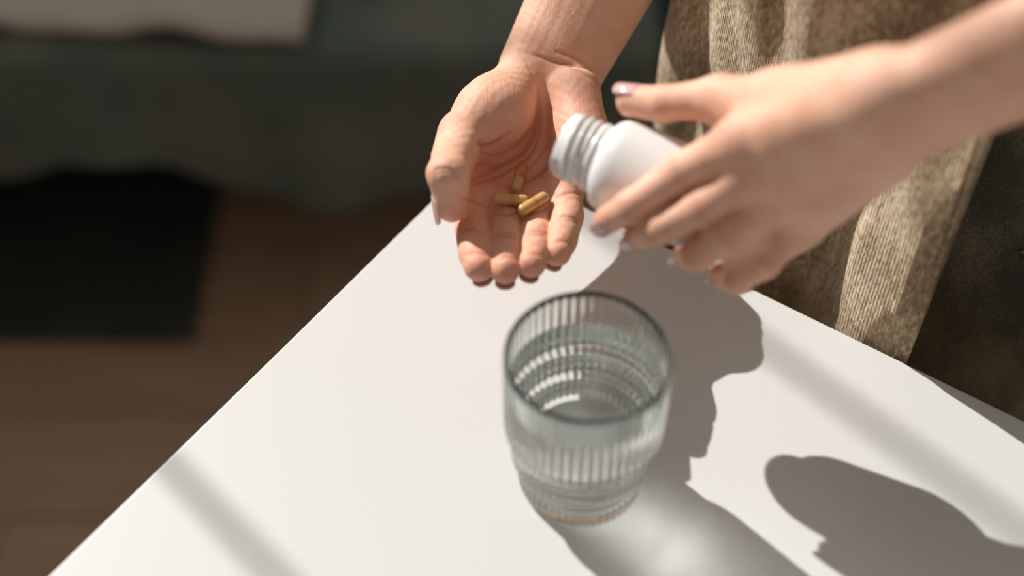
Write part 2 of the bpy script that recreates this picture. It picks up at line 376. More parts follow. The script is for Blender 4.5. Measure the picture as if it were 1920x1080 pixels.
# ---- right hand of the person (left in the photograph), palm up
WR = Q(1034, 132, 825); EL = V(128, 830, 190)
fingers = {
 'index':  (chain((896, 356, 793), [(887, 430, -1), (892, 474, -1), (899, 501, -1)], (38.5, 22.5, 12)), (9.6, 9.2, 8.5, 7.5)),
 'middle': (chain((950, 360, 796), [(948, 436, -1), (947, 480, -1), (947, 507, -1)], (42, 23.5, 12.5)), (9.6, 8.9, 8.3, 7.2)),
 'ring':   (chain((1004, 356, 794), [(1006, 434, -1), (1000, 474, -1), (996, 496, -1)], (38.5, 22.5, 12)), (9.4, 8.7, 8.1, 7.0)),
 'pinky':  (chain((1056, 338, 788), [(1065, 404, -1), (1053, 452, -1), (1044, 476, -1)], (31, 19, 11)), (9.2, 8.2, 7.6, 6.6))}
MC = {k: v[0][0] for k, v in fingers.items()}
PN = unit(np.cross(MC['index']-WR, MC['pinky']-WR)); PN = PN if PN @ TOCAM(WR) > 0 else -PN     # out of the palm
def build_right():
    def Q(px, py, z): return globals()['Q'](px, py, z-10+(48 if z < 900 else 0)*min(1, max(0, (350-py)/220))+.07*min(0, px-960)*(1 if py < 370 else 0)-.07*max(0, px-1000)*(1 if py < 370 else 0))
    allp = [WR, WR+unit(EL-WR)*105, Q(850, 250, 760)]+[p for v in fingers.values() for p in v[0]]
    lo = np.min(allp, 0)-32; hi = np.max(allp, 0)+34; hi[2] -= 6
    f = Field(lo, hi, .75)
    fd = unit(EL-WR); an = unit(TOCAM(WR)-fd*(TOCAM(WR)@fd)); lat = unit(np.cross(fd, an)); lat = lat if lat[0] > 0 else -lat
    # forearm: radius and ulna side, flat towards the palm side
    for s_, r0, r1, kk in ((-13, 15.5, 18, 12), (13, 14.5, 19, 12), (0, 16.5, 22, 12)):
        f.cone(WR+lat*s_*1.06-an*3-fd*2, WR+lat*s_*1.36-an*3+fd*110, r0*1.05, r1+2.2, kk)
    for s_ in (-4, 3): f.cone(WR+lat*s_+an*10.5+fd*6, WR+lat*s_*1.5+an*14+fd*75, 2.4, 3.2, 5)     # tendons
    # palm slab
    for k_, r0, r1, off in (('index', 11, 10.5, -14), ('middle', 12, 10.5, -5), ('ring', 12, 10.3, 5), ('pinky', 11.5, 9.8, 14)):
        f.cone(WR+lat*off-PN*4+(-fd)*6, MC[k_]-PN*2.5, r0, r1, 10)
    # thumb base (thenar), heel of the little-finger side (hypothenar)
    CMC = Q(968, 160, 779); TM = Q(868, 252, 770)
    f.cone(CMC, Q(922, 212, 768), 15, 19.5, 11); f.cone(Q(930, 210, 771), TM, 18, 12.5, 10)
    f.cone(Q(900, 262, 782), Q(935, 300, 797), 9, 8, 9)
    f.cone(Q(1082, 172, 779), Q(1090, 255, 785), 13.5, 14, 11); f.cone(Q(1090, 250, 786), Q(1072, 330, 792), 12.5, 10, 10)
    for (a, b) in (('index', 'middle'), ('middle', 'ring'), ('ring', 'pinky')):        # pads under the finger roots
        m_ = (MC[a]+MC[b])/2+unit(fingers[a][0][1]-MC[a])*9; f.cone(m_+PN*2.2, m_+PN*2.0+unit(fingers[a][0][1]-MC[a])*3, 7.2, 6.4, 6)
    f.cone(MC['pinky']+PN*3, MC['pinky']+unit(fingers['pinky'][0][1]-MC['pinky'])*12+PN*1.5, 8.6, 7.8, 6)
    f.cone(MC['index']+PN*3, MC['index']+unit(fingers['index'][0][1]-MC['index'])*12+PN*1.5, 8.8, 8.2, 6)
    # fingers
    allf = f.new()
    for k_, (j, r) in fingers.items():
        g = f.new(); dors = []
        for i in range(3): g.cone(j[i], j[i+1], r[i], r[i+1]*(1.0 if i < 2 else 1.0), 2.5)
        for i in range(3):                                   # soft pads between the creases
            dd = unit(j[i+1]-j[i]); pn = TOCAM(j[i]); pn = unit(pn-dd*(pn@dd)+PN*.15); m0 = j[i]+(j[i+1]-j[i])*.30+pn*1.6; m1 = j[i]+(j[i+1]-j[i])*(.72 if i < 2 else .85)+pn*(1.3 if i < 2 else .2)
            g.cone(m0 - pn*(0 if i < 2 else .9), m1, r[i]*.86, r[i+1]*.90, 4)
        allf.merge(g, .7)
    f.merge(allf, 5.0)
    f.cone(Q(1036, 388, 786), Q(1042, 366, 794), 6, 8, 6)
    # thumb
    g = f.new(); T = [TM, Q(838, 326, 752), Q(847, 384, 757)]
    g.cone(T[0], T[1], 11.8, 10.2, 3); g.cone(T[1], T[2], 10.3, 8.6, 3); g.cone(T[1]+TOCAM(T[1])*1.5+V(2, 0, -2), T[2]+TOCAM(T[2])*1.0-V(0, 0, 2)*0, 9.6, 8.3, 3)
    g.cone(Q(862, 250, 770), Q(849, 300, 763), 11.6, 10.6, 5)
    f.merge(g, 2.0)
    vs, fs = f.mesh(); vs = smooth_mesh(vs, fs, 3, .5); n0 = vnormals(vs, fs)
    # creases: depth, width (mm)
    cr = np.zeros(len(vs)); disp = np.zeros(len(vs)); z0 = 792; view = TOCAM(Q(960, 300, z0)); face = n0@view
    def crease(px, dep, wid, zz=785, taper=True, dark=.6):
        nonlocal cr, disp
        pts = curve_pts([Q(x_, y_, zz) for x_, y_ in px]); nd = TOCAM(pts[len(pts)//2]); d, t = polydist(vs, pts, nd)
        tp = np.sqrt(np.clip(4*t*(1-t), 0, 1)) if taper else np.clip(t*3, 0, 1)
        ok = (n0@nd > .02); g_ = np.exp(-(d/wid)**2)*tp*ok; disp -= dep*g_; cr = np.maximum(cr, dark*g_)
    for px, dep, wid in (
        ([(1056, 212), (1030, 290), (984, 330), (905, 332)], 0, 1),):
        pass
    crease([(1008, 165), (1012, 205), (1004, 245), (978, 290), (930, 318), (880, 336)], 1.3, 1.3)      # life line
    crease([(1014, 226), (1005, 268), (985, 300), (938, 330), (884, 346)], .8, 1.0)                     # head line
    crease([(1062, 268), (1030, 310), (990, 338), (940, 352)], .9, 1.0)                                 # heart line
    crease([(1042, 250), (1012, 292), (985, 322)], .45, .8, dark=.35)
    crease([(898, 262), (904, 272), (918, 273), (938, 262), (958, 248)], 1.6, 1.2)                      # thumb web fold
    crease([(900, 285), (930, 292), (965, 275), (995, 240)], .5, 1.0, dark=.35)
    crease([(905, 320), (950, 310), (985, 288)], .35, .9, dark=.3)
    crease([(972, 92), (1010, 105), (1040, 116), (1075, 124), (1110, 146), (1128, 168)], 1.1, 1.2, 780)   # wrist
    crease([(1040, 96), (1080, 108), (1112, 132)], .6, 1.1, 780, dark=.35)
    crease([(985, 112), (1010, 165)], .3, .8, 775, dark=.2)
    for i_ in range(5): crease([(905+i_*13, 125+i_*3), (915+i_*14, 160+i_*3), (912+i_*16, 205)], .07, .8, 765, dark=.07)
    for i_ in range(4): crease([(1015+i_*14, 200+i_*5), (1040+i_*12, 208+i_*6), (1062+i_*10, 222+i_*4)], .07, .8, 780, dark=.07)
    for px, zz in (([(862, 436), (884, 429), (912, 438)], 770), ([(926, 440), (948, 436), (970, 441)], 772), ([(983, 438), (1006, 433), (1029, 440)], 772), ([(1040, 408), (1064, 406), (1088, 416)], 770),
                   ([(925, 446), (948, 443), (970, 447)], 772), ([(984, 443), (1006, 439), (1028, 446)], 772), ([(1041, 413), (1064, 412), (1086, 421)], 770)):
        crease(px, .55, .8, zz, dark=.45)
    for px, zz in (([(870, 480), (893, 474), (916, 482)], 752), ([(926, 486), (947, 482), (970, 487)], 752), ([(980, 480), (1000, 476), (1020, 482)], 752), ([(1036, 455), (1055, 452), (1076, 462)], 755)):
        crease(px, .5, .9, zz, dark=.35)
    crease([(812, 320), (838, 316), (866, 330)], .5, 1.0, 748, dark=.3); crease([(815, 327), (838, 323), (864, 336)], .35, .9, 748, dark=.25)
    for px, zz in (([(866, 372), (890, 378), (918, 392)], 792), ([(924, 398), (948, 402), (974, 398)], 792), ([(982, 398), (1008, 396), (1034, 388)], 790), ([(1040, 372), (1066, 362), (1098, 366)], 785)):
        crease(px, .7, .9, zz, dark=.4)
    vs = vs+n0*disp[:, None]
    vs = vs+n0*(.10*np.sin(vs[:, 0]*.9+vs[:, 2]*.5)*np.sin(vs[:, 1]*.8))[:, None]
    red = np.zeros(len(vs))
    for k_, (j, r) in fingers.items():
        red = np.maximum(red, .5*np.exp(-(np.linalg.norm(vs-j[3], axis=1)/15)**2)); red = np.maximum(red, .22*np.exp(-(np.linalg.norm(vs-j[2], axis=1)/9)**2)); red = np.maximum(red, .25*np.exp(-(np.linalg.norm(vs-j[1], axis=1)/10)**2))
    red = np.maximum(red, .6*np.exp(-(np.linalg.norm(vs-T[2]-V(3, 0, -3), axis=1)/14)**2)); red = np.maximum(red, .35*np.exp(-(np.linalg.norm(vs-TM, axis=1)/16)**2))
    red = np.maximum(red, .35*np.exp(-(np.linalg.norm(vs-Q(1090, 230, 775), axis=1)/26)**2)); red = np.maximum(red, .42*np.exp(-(np.linalg.norm(vs-Q(970, 320, 800), axis=1)/38)**2))
    red = np.maximum(red, .35*np.exp(-(np.linalg.norm(vs-Q(1070, 350, 785), axis=1)/16)**2))
    BODY.append((vs, fs, red, cr))
    # nails
    for k_ in ('index', 'middle', 'ring', 'pinky'):
        j, r = fingers[k_]; d = unit(j[3]-j[2]); pn = TOCAM(j[3]); pn = unit(pn-d*(pn@d)); dn = -pn
        # pad side faces the camera, so the nail is on the far side
        NAILS.append((j[3]+d*(r[3]*.12)+dn*(r[3]*.12), d, dn, r[3]*1.5, 11, r[3]*.93, 'nail'))
    d = unit(T[2]-T[1]); NAILS.append((T[2]+d*1.2+unit(V(-1, .25, .15))*.8, d, unit(unit(V(-.92, 0, .45))-d*(unit(V(-.92, 0, .45))@d)), 13, 15.5, 8.9, 'nail'))
    return f
# ---- left hand of the person (right in the photograph), holding the bottle
QL = lambda x_, y_, z_: Q(x_, y_, z_+12)
BM = QL(1058, 268, 708)                    # centre of the bottle's mouth
BAX = unit(QL(1330, 388, 690)-BM)          # axis, mouth to base
LW = QL(1662, 222, 594); LE = V(362, 436, 350)
lf = {
 'index':  ([QL(1395, 262, 636), QL(1282, 322, 660), QL(1183, 388, 666), QL(1139, 412, 684)], (11.0, 9.4, 8.0, 6.9)),
 'middle': ([QL(1416, 320, 640), QL(1318, 388, 656), QL(1232, 431, 664), QL(1194, 444, 684)], (10.6, 8.8, 7.7, 6.8)),
 'ring':   ([QL(1452, 372, 648), QL(1362, 440, 656), QL(1306, 478, 666), QL(1284, 480, 683)], (10.4, 8.5, 7.5, 6.7)),
 'pinky':  ([QL(1500, 414, 668), QL(1432, 490, 664), QL(1382, 524, 672), QL(1352, 517, 686)], (9.6, 7.8, 6.9, 6.1))}
LT = [QL(1470, 205, 640), QL(1352, 184, 672), QL(1245, 194, 686), QL(1186, 188, 697)]
def build_left():
    allp = [LW, LW+unit(LE-LW)*120]+[p for v in lf.values() for p in v[0]]+LT
    f = Field(np.min(allp, 0)-30, np.max(allp, 0)+30, 1.0)
    fd = unit(LE-LW); vn = TOCAM(LW)+V(.28, -.28, -.5); an = unit(vn-fd*(vn@fd)); lat = unit(np.cross(fd, an)); lat = lat if lat[2] > 0 or lat[1] > 0 else -lat
    for s_, r0, r1 in ((-11, 13.5, 16), (11, 14.5, 17), (0, 15, 19)): f.cone(LW+lat*s_-an*2, LW+lat*s_*1.2+fd*130-an*4, r0, r1, 12)
    Mi = {k: v[0][0] for k, v in lf.items()}; HN = unit(np.cross(Mi['index']-LW, Mi['pinky']-LW)); HN = HN if HN@TOCAM(LW) > 0 else -HN
    for k_, r0, r1, off in (('index', 13, 11.5, 11), ('middle', 13, 12, 4), ('ring', 13, 11.8, -4), ('pinky', 12.5, 10.5, -11)):
        f.cone(LW+lat*off-HN*2, Mi[k_]-HN*1.5, r0, r1, 12)
    for a_, b_ in (('index', 'middle'), ('middle', 'ring'), ('ring', 'pinky')): f.cone((Mi[a_]+Mi[b_])/2-HN*2.5, (Mi[a_]*.4+Mi[b_]*.4+LW*.2)-HN*2, 10, 12, 8)
    f.cone(LW+lat*10-HN*6, LT[0]-HN*4, 14, 14, 12); f.cone(LT[0]-HN*3, LT[1], 14, 11, 10); f.cone(QL(1432, 240, 656), LT[1]+V(2, -3, -4), 12, 9, 10)
    f.cone(QL(1655, 290, 618), Mi['pinky']-HN*2, 13.5, 10.5, 12); f.cone(QL(1650, 160, 600), QL(1450, 195, 642), 13, 11, 14)
    f.cone(QL(1500, 300, 652), QL(1480, 410, 668), 14, 12, 10)
    for k_, (j, r) in lf.items(): f.cone(j[0]+HN*1.5, j[0]+HN*1.8+unit(j[1]-j[0])*3, r[0]*.92, r[0]*.85, 7)
    allf = f.new()
    for k_, (j, r) in lf.items():
        g = f.new()
        for i in range(3): g.cone(j[i], j[i+1], r[i]*.97, r[i+1], 3)
        g.cone(j[1]+TOCAM(j[1])*1.4, j[1]+TOCAM(j[1])*1.2+unit(j[2]-j[1])*2, r[1]*.86, r[1]*.8, 5)
        allf.merge(g, 1.2)
    f.merge(allf, 6)
    g = f.new(); g.cone(LT[1], LT[2], 10.6, 8.6, 3); g.cone(LT[2], LT[3], 8.8, 7.6, 3); g.cone(LT[2]-V(0, 3, 3)*.3, LT[3]-V(0, 0, 1.5), 7.6, 7.4, 3); f.merge(g, 5)
    f.cone(QL(1410, 448, 660), QL(1372, 478, 668), 8, 5.5, 6)
    # the bottle presses the palm and fingers: carve its volume so skin only touches it
    f.cone(BM+BAX*30, BM+BAX*84, BRAD+.25, BRAD+.25, 1.5, sub=True)
    vs, fs = f.mesh(); vs = smooth_mesh(vs, fs, 3, .5)
    red = np.zeros(len(vs))
    for k_, (j, r) in lf.items():
        for q_, a_, s_ in ((3, .6, 12), (1, .35, 9), (2, .25, 8), (0, .2, 14)): red = np.maximum(red, a_*np.exp(-(np.linalg.norm(vs-j[q_], axis=1)/s_)**2))
    red = np.maximum(red, .5*np.exp(-(np.linalg.norm(vs-LT[3]+V(0, 0, 5), axis=1)/11)**2)); red = np.maximum(red, .3*np.exp(-(np.linalg.norm(vs-LT[2], axis=1)/11)**2))
    n0 = vnormals(vs, fs); cr = np.zeros(len(vs)); disp = np.zeros(len(vs))
    for k_, (j, r) in list(lf.items()):
        for q_ in (1, 2):
            d = unit(j[q_+1]-j[q_-1]); nd = TOCAM(j[q_])
            for o_ in (-1.6, 0, 1.6):
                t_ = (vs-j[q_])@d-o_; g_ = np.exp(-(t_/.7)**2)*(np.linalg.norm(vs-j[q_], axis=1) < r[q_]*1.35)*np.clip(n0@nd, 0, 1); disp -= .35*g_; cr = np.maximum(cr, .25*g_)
    vs = vs+n0*disp[:, None]
    BODY.append((vs, fs, red, cr))
    d = unit(LT[3]-LT[2]); up = unit(V(0, .35, 1)+.30*TOCAM(LT[3])); up = unit(up-d*(up@d)); NAILS.append((LT[3]+d*1.2+up*.3, d, up, 11.5, 14, 7.6, 'glitter'))
    for k_ in ('index', 'middle', 'ring', 'pinky'):
        j, r = lf[k_]; d = unit(j[3]-j[2]); c_ = BM+BAX*((j[3]-BM)@BAX); ou = unit(j[3]-c_); ou = unit(ou-d*(ou@d)+unit(d)*0)
        NAILS.append((j[3]+d*1.4+ou*.3, d, ou, r[3]*1.55, 10.5, r[3]*.97, 'glitter'))
    return f
BRAD = 24.5
t0 = time.time(); FR = build_right(); print('right', time.time()-t0); FL = build_left(); print('hands', time.time()-t0)
# rest of the arms and the trunk under the clothes (coarser, mostly outside the frame)
EA, EO = E2, -E1                              # along the table's far edge; away from the table
NRM = unit(V(.570, .822, 0)); TC = CN+E2*(CN@E2*-1-150)*1.0
TC = E2*(-146)+NRM*(CN@NRM+145)              # centre of the trunk, on the far side of the table
TC[2] = 0
def build_rest():
    shR = TC-E2*165+V(0, 0, 560); shL = TC+E2*165+V(0, 0, 560)
    f = Field(np.minimum(TC-300, TC-300)+V(0, 0, 60), TC+V(320, 320, 660), 5.0)
    return shR, shL
shR, shL = TC-E2*170+V(0, 0, 545), TC+E2*170+V(0, 0, 545)
allp = [shR, shL, EL, LE, TC-V(120, 120, 760), TC+V(120, 120, 600), WR, LW]
fr_ = Field(np.min(allp, 0)-60, np.max(allp, 0)+60, 5.0)
def forearm(w_, e_, dist, off, r0, r1, rr):
    fd = unit(e_-w_); vn = TOCAM(w_); an = unit(vn-fd*(vn@fd)); lat = unit(np.cross(fd, an))
    for s_ in (-1, 0, 1): fr_.cone(w_+fd*dist+lat*s_*off-an*3, e_+lat*s_*off*.5, r0 if s_ else r1, rr, 10)
forearm(WR, EL, 92, 17.5, 20.5, 23.5, 33); forearm(LW, LE, 112, 12.5, 16.5, 19.5, 31)
fr_.cone(EL, shR, 40, 50, 20); fr_.cone(LE, shL, 38, 50, 20)
for s_, r_ in ((-50, 46), (0, 58), (50, 46)): fr_.cone(TC+E2*s_+V(0, 0, 40), TC+E2*s_*1.2+V(0, 0, 500), r_, r_, 24)
fr_.cone(shR, shL, 52, 52, 30); fr_.cone(TC+V(0, 0, 560), TC+V(0, 0, 650), 55, 48, 30)
for s_ in (-62, 62): fr_.cone(TC+E2*s_+V(0, 0, 0), TC+E2*s_*1.3+V(0, 0, -700), 50, 42, 15)
vs, fs = fr_.mesh(); vs = smooth_mesh(vs, fs, 3); BODY.append((vs, fs, np.zeros(len(vs)), np.zeros(len(vs))))
person = empty('person', W(TC-V(0, 0, 750))); props(person, 'person in khaki shirt and dark jeans tipping capsules into a cupped palm', 'person')
off = 0; VV, FF, RR, CC = [], [], [], []
for vs, fs, rd, cr in BODY: VV.append(vs); FF.append(fs+off); RR.append(rd); CC.append(cr); off += len(vs)
VV = np.concatenate(VV)/1000+V(0, 0, TZ); FF = np.concatenate(FF)
bme = mesh_from('body', VV, FF)
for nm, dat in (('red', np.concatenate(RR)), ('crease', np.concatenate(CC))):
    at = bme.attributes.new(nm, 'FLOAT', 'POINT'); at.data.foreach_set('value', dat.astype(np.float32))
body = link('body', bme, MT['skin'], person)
print('verts', len(VV), time.time()-t0)
# nails as curved plates
def nail_me(c, d, n, wd, ln, rad):
    s = unit(np.cross(d, n)); vs = []; nu, nv = 13, 13; half = wd/2/rad
    half = min(half, 1.05)
    for j in range(nv):
        t = j/(nv-1); l = (t-.5)*ln; sh = 1.0 if t > .25 else math.sqrt(max(0, 1-((.25-t)/.25)**2))*.35+.65
        tip = 1.0 if t < .8 else math.sqrt(max(.0, 1-((t-.8)/.2)**2*.75)); sh *= tip
        for i in range(nu):
            a = (i/(nu-1)*2-1)*half*sh; rr = rad+.35-.9*(max(0, .25-t)/.25)**2*.5
            vs.append(c+d*l+s*math.sin(a)*rr+n*(math.cos(a)*rr-.5*((t-.5)**2)))
    fs = np.array([[j*nu+i, j*nu+i+1, (j+1)*nu+i+1, (j+1)*nu+i] for j in range(nv-1) for i in range(nu-1)])
    return mesh_from('fingernail', np.array(vs)/1000+V(0, 0, TZ), fs)
for c, d, n, wd, ln, rad, mt in NAILS:
    o = link('fingernail', nail_me(c, d, n, wd, ln, rad), MT[mt], body, local=True); o.matrix_parent_inverse = body.matrix_world.inverted() if False else Matrix()
    md = o.modifiers.new('s', 'SOLIDIFY'); md.thickness = .0006; md.offset = 0
    o.location = Vector((0, 0, 0))
    if mt == 'glitter': o['label'] = 'fingernail with lilac glitter polish'

# ------------------------------------------------------------------ clothes
def sgrid(name, nu, nv, fn, mt, parent, thick, label=None):
    uvs = []; vs = []
    for j in range(nv):
        for i in range(nu):
            p, q = fn(i/(nu-1), j/(nv-1)); vs.append(p/1000+V(0, 0, TZ)); uvs.append(q)
    fs = np.array([[j*nu+i, j*nu+i+1, (j+1)*nu+i+1, (j+1)*nu+i] for j in range(nv-1) for i in range(nu-1)])
    me = mesh_from(name, vs, fs); ul = me.uv_layers.new(name='UVMap'); ul.data.foreach_set('uv', np.array(uvs, np.float32)[fs.ravel()].ravel())
    o = link(name, me, mt, parent); md = o.modifiers.new('s', 'SOLIDIFY'); md.thickness = thick; md.offset = -1
    if label: o['label'] = label
    return o
AW, BW = 168, 100
def torso(th, h, grow=0):          # th = 0 faces the table, th > 0 turns to the image right
    c = TC+E2*(AW+grow)*math.sin(th)-NRM*(BW+grow)*math.cos(th); return V(c[0], c[1], h)
def tnorm(th): return unit(E2*math.sin(th)/AW-NRM*math.cos(th)/BW)
def gauss(x, c, w_): return math.exp(-((x-c)/w_)**2)
def shirt_fn(u, v):
    th = -math.pi+u*2*math.pi; s = th
    hem_h = -70-0*s
    if s > .235: hem_h = -70+min(1, (s-.235)/.03)*255
    h = hem_h+(560-hem_h)*v
    k = 1-min(1, max(0, h/420))
    kk = .35+.65*min(1, max(0, 1-(h-120)/160))
    sm = lambda e0, e1, x: (lambda t: t*t*(3-2*t))(min(1, max(0, (x-e0)/(e1-e0))))
    sh = s-(h*.0004)
    fo = (12*gauss(sh, -.38, .12)-5*gauss(sh, -.17, .07)+15*sm(-.11, .0, sh)+36*min(1, max(0, (sh+.05)/.31))-50*sm(.27, .85, s)+3*gauss(sh, -.62, .10)+12*gauss(s, -1.12, .16)-4*gauss(s, -.88, .07))*kk
    fo += 3*math.sin(s*13+h*.03)*math.sin(h*.021+s*3)+1.6*math.sin(h*.05+s*21)+5*gauss(s, -.35+h*.0025, .09)
    p = torso(th, h, 4)+tnorm(th)*(fo+2)
    lim = (CN@NRM)+3.5; dd = p@NRM
    if dd < lim and (h < 25 or .20 < s < .30): p = p+NRM*(lim-dd)
    return p, (s*.145, h/1000)
shirt = sgrid('shirt', 420, 240, shirt_fn, MT['shirt'], person, .0012)
def jeans_fn(u, v):
    th = -math.pi+u*2*math.pi; h = -330+(230+330)*v
    fo = 4*math.sin(th*7+h*.03)+3*math.sin(h*.05+th*4)+6*gauss(th, 1.0+h*.002, .10)
    p = torso(th, h, -26)+tnorm(th)*fo; lim = (CN@NRM)+5
    if p@NRM < lim and h < 25: p = p+NRM*(lim-(p@NRM))
    return p, (th*.14, h/1000)
jeans = empty('trousers'); jeans.location = person.location; jeans.parent = person; jeans.matrix_parent_inverse = Matrix.Translation(person.location).inverted()
def subpart(name, me, mt):
    o = bpy.data.objects.new(name, me); COL.objects.link(o); o.parent = jeans; o.matrix_parent_inverse = Matrix.Translation(person.location).inverted(); me.materials.append(mt); return o
g = sgrid('hip', 260, 120, jeans_fn, MT['denim'], person, .0015); g.parent = jeans; g.matrix_parent_inverse = Matrix.Translation(person.location).inverted()
def legs(sx):
    def fn(u, v):
        a = u*2*math.pi; h = -330-(745-330)*v; c = TC+E2*sx+V(0, 0, 0); r = 82-26*v+3*math.sin(a*5+v*20)
        q = c+E2*r*math.cos(a)+NRM*r*1.0*math.sin(a); return V(q[0], q[1], h), (a*.08, h/1000)
    g = sgrid('trouser_leg', 80, 60, fn, MT['denim'], person, .0015); g.parent = jeans; g.matrix_parent_inverse = Matrix.Translation(person.location).inverted()
legs(-84); legs(84)
def tube(name, pts, r, mt, seg=8):
    pts = np.array(pts); vs = []; n = len(pts)
    for i in range(n):
        d = unit(pts[min(i+1, n-1)]-pts[max(i-1, 0)]); a = unit(np.cross(d, V(0.1, .2, 1))); b = np.cross(d, a)
        for k in range(seg): t = k/seg*2*math.pi; vs.append(pts[i]+(a*math.cos(t)+b*math.sin(t))*r)
    fs = np.array([[i*seg+k, i*seg+(k+1) % seg, (i+1)*seg+(k+1) % seg, (i+1)*seg+k] for i in range(n-1) for k in range(seg)])
    return mesh_from(name, np.array(vs)/1000+V(0, 0, TZ), fs)
# seams of the jeans' pocket
for dz in (0, 9):
    pts = [jeans_fn((math.pi+.55+t*1.0)/(2*math.pi), (330+30+dz-70*math.sin(t*1.4))/560)[0]-NRM*1.2*0+tnorm(.55+t)*1.0 for t in np.linspace(0, 1, 60)]
    o = subpart('seam', tube('seam', pts, .9, MT['thread']), MT['thread'])

# ------------------------------------------------------------------ drinking glass and water
GC = P(1088, 893, 0); NR, SEG = 54, 54*10
def prof_out():
    return [(0.0, 0, 0), (0.0, 20, 0), (0, 28.6, 0), (.6, 30.4, .2), (2.2, 31.8, .5), (5, 32.3, .55), (12, 32.5, .55), (19, 32.6, .55), (21.2, 32.9, .5), (22.6, 34.4, .6), (24.4, 35.6, .65), (27, 35.9, .55), (36, 36.1, .55), (43.5, 36.2, .55),
            (45.4, 36.6, .5), (46.8, 38.2, .6), (48.6, 39.2, .65), (51, 39.5, .55), (60, 39.6, .5), (70, 39.6, .5), (80, 39.6, .5), (90, 39.6, .45), (96, 39.6, .35), (99.6, 39.5, .15), (101.2, 39.1, .03), (102, 38.4, 0)]
WL = 80.0
prof_in_dry = [(102, 38.4, 0), (101.7, 37.5, 0), (100.6, 37.0, 0), (98, 36.9, 0), (90, 36.9, 0), (84, 36.9, 0), (81, 36.9, 0), (WL, 36.9, 0)]
prof_in_wet = [(WL, 36.9, 0), (70, 36.9, 0), (60, 36.9, 0), (53, 36.8, 0), (50, 36.2, 0), (48.3, 34.6, 0), (46.5, 33.7, 0), (43, 33.5, 0), (34, 33.4, 0), (28, 33.2, 0), (25.8, 32.2, 0), (24, 30.6, 0), (21.5, 30.1, 0), (15, 29.9, 0), (10.5, 28.6, 0), (8.4, 25.5, 0), (7.8, 18, 0), (7.6, 8, 0), (7.6, 0, 0)]
def revolve(name, pf, flip=False, seg=SEG):
    vs, fs = [], []; a = np.arange(seg)/seg*2*math.pi
    rows = []
    for z, r, amp in pf:
        if r < 1e-6: rows.append([len(vs)]); vs.append((0, 0, z)); continue
        # ribs: rounded flutes standing proud
        rr = r+amp*(np.abs(np.cos(a*NR/2))**1.0*1.0-.6) if amp else np.full(seg, r)
        rows.append(list(range(len(vs), len(vs)+seg))); vs += [(rr[i]*math.cos(a[i]), rr[i]*math.sin(a[i]), z) for i in range(seg)]
    for A, B in zip(rows[:-1], rows[1:]):
        if len(A) == 1 and len(B) == 1: continue
        for i in range(seg):
            j = (i+1) % seg
            if len(A) == 1: f = [A[0], B[j], B[i]]
            elif len(B) == 1: f = [A[i], A[j], B[0]]
            else: f = [A[i], A[j], B[j], B[i]]
            fs.append(f[::-1] if flip else f)
    return np.array(vs), fs
vs, fs = revolve('glass', prof_out()+prof_in_dry[1:])
gm = mesh_from('drinking_glass', np.array(vs)/1000, fs)
glass = link('drinking_glass', gm, MT['glass']); glass.location = W(GC)+Vector((0, 0, .0002)); props(glass, 'ribbed clear tumbler with stepped foot, filled with water, standing on the table', 'glass')
vs, fs = revolve('water', prof_in_wet)
n_side = len(fs); top = [(WL, 0, 0), (WL, 10, 0), (WL, 20, 0), (WL, 30, 0), (WL, 36.9, 0)]
vt, ft = revolve('t', top, False); o0 = len(vs); fs2 = [[i+o0 for i in f][::-1] for f in ft]
wm = mesh_from('water', np.concatenate([vs, vt])/1000, fs+fs2)
water = link('water', wm, [MT['waterside'], MT['water']]); water.location = glass.location; props(water, 'clear still water filling the ribbed tumbler', 'water')
bm = bmesh.new(); bm.from_mesh(wm); bmesh.ops.remove_doubles(bm, verts=bm.verts, dist=1e-6); bmesh.ops.recalc_face_normals(bm, faces=bm.faces)
for f_ in bm.faces: f_.material_index = 1 if min(v.co.z for v in f_.verts) > WL/1000-1e-5 else 0
bm.to_mesh(wm); bm.free()
for e_ in (): pass
me = wm
sharp = [False]*len(me.edges)
for e_ in me.edges:
    va, vb = me.vertices[e_.vertices[0]].co, me.vertices[e_.vertices[1]].co
    if abs(va.z-WL/1000) < 1e-5 and abs(vb.z-WL/1000) < 1e-5 and math.hypot(va.x, va.y) > .0365 and math.hypot(vb.x, vb.y) > .0365: e_.use_edge_sharp = True
bm = bmesh.new(); bm.from_mesh(gm); bmesh.ops.remove_doubles(bm, verts=bm.verts, dist=1e-6); bm.to_mesh(gm); bm.free()
for p_ in gm.polygons: p_.use_smooth = True
for o in (glass, water):
    o.cycles.is_caustics_caster = True
for o in tb.children: 
    if o.name.startswith('tabletop'): o.cycles.is_caustics_receiver = True

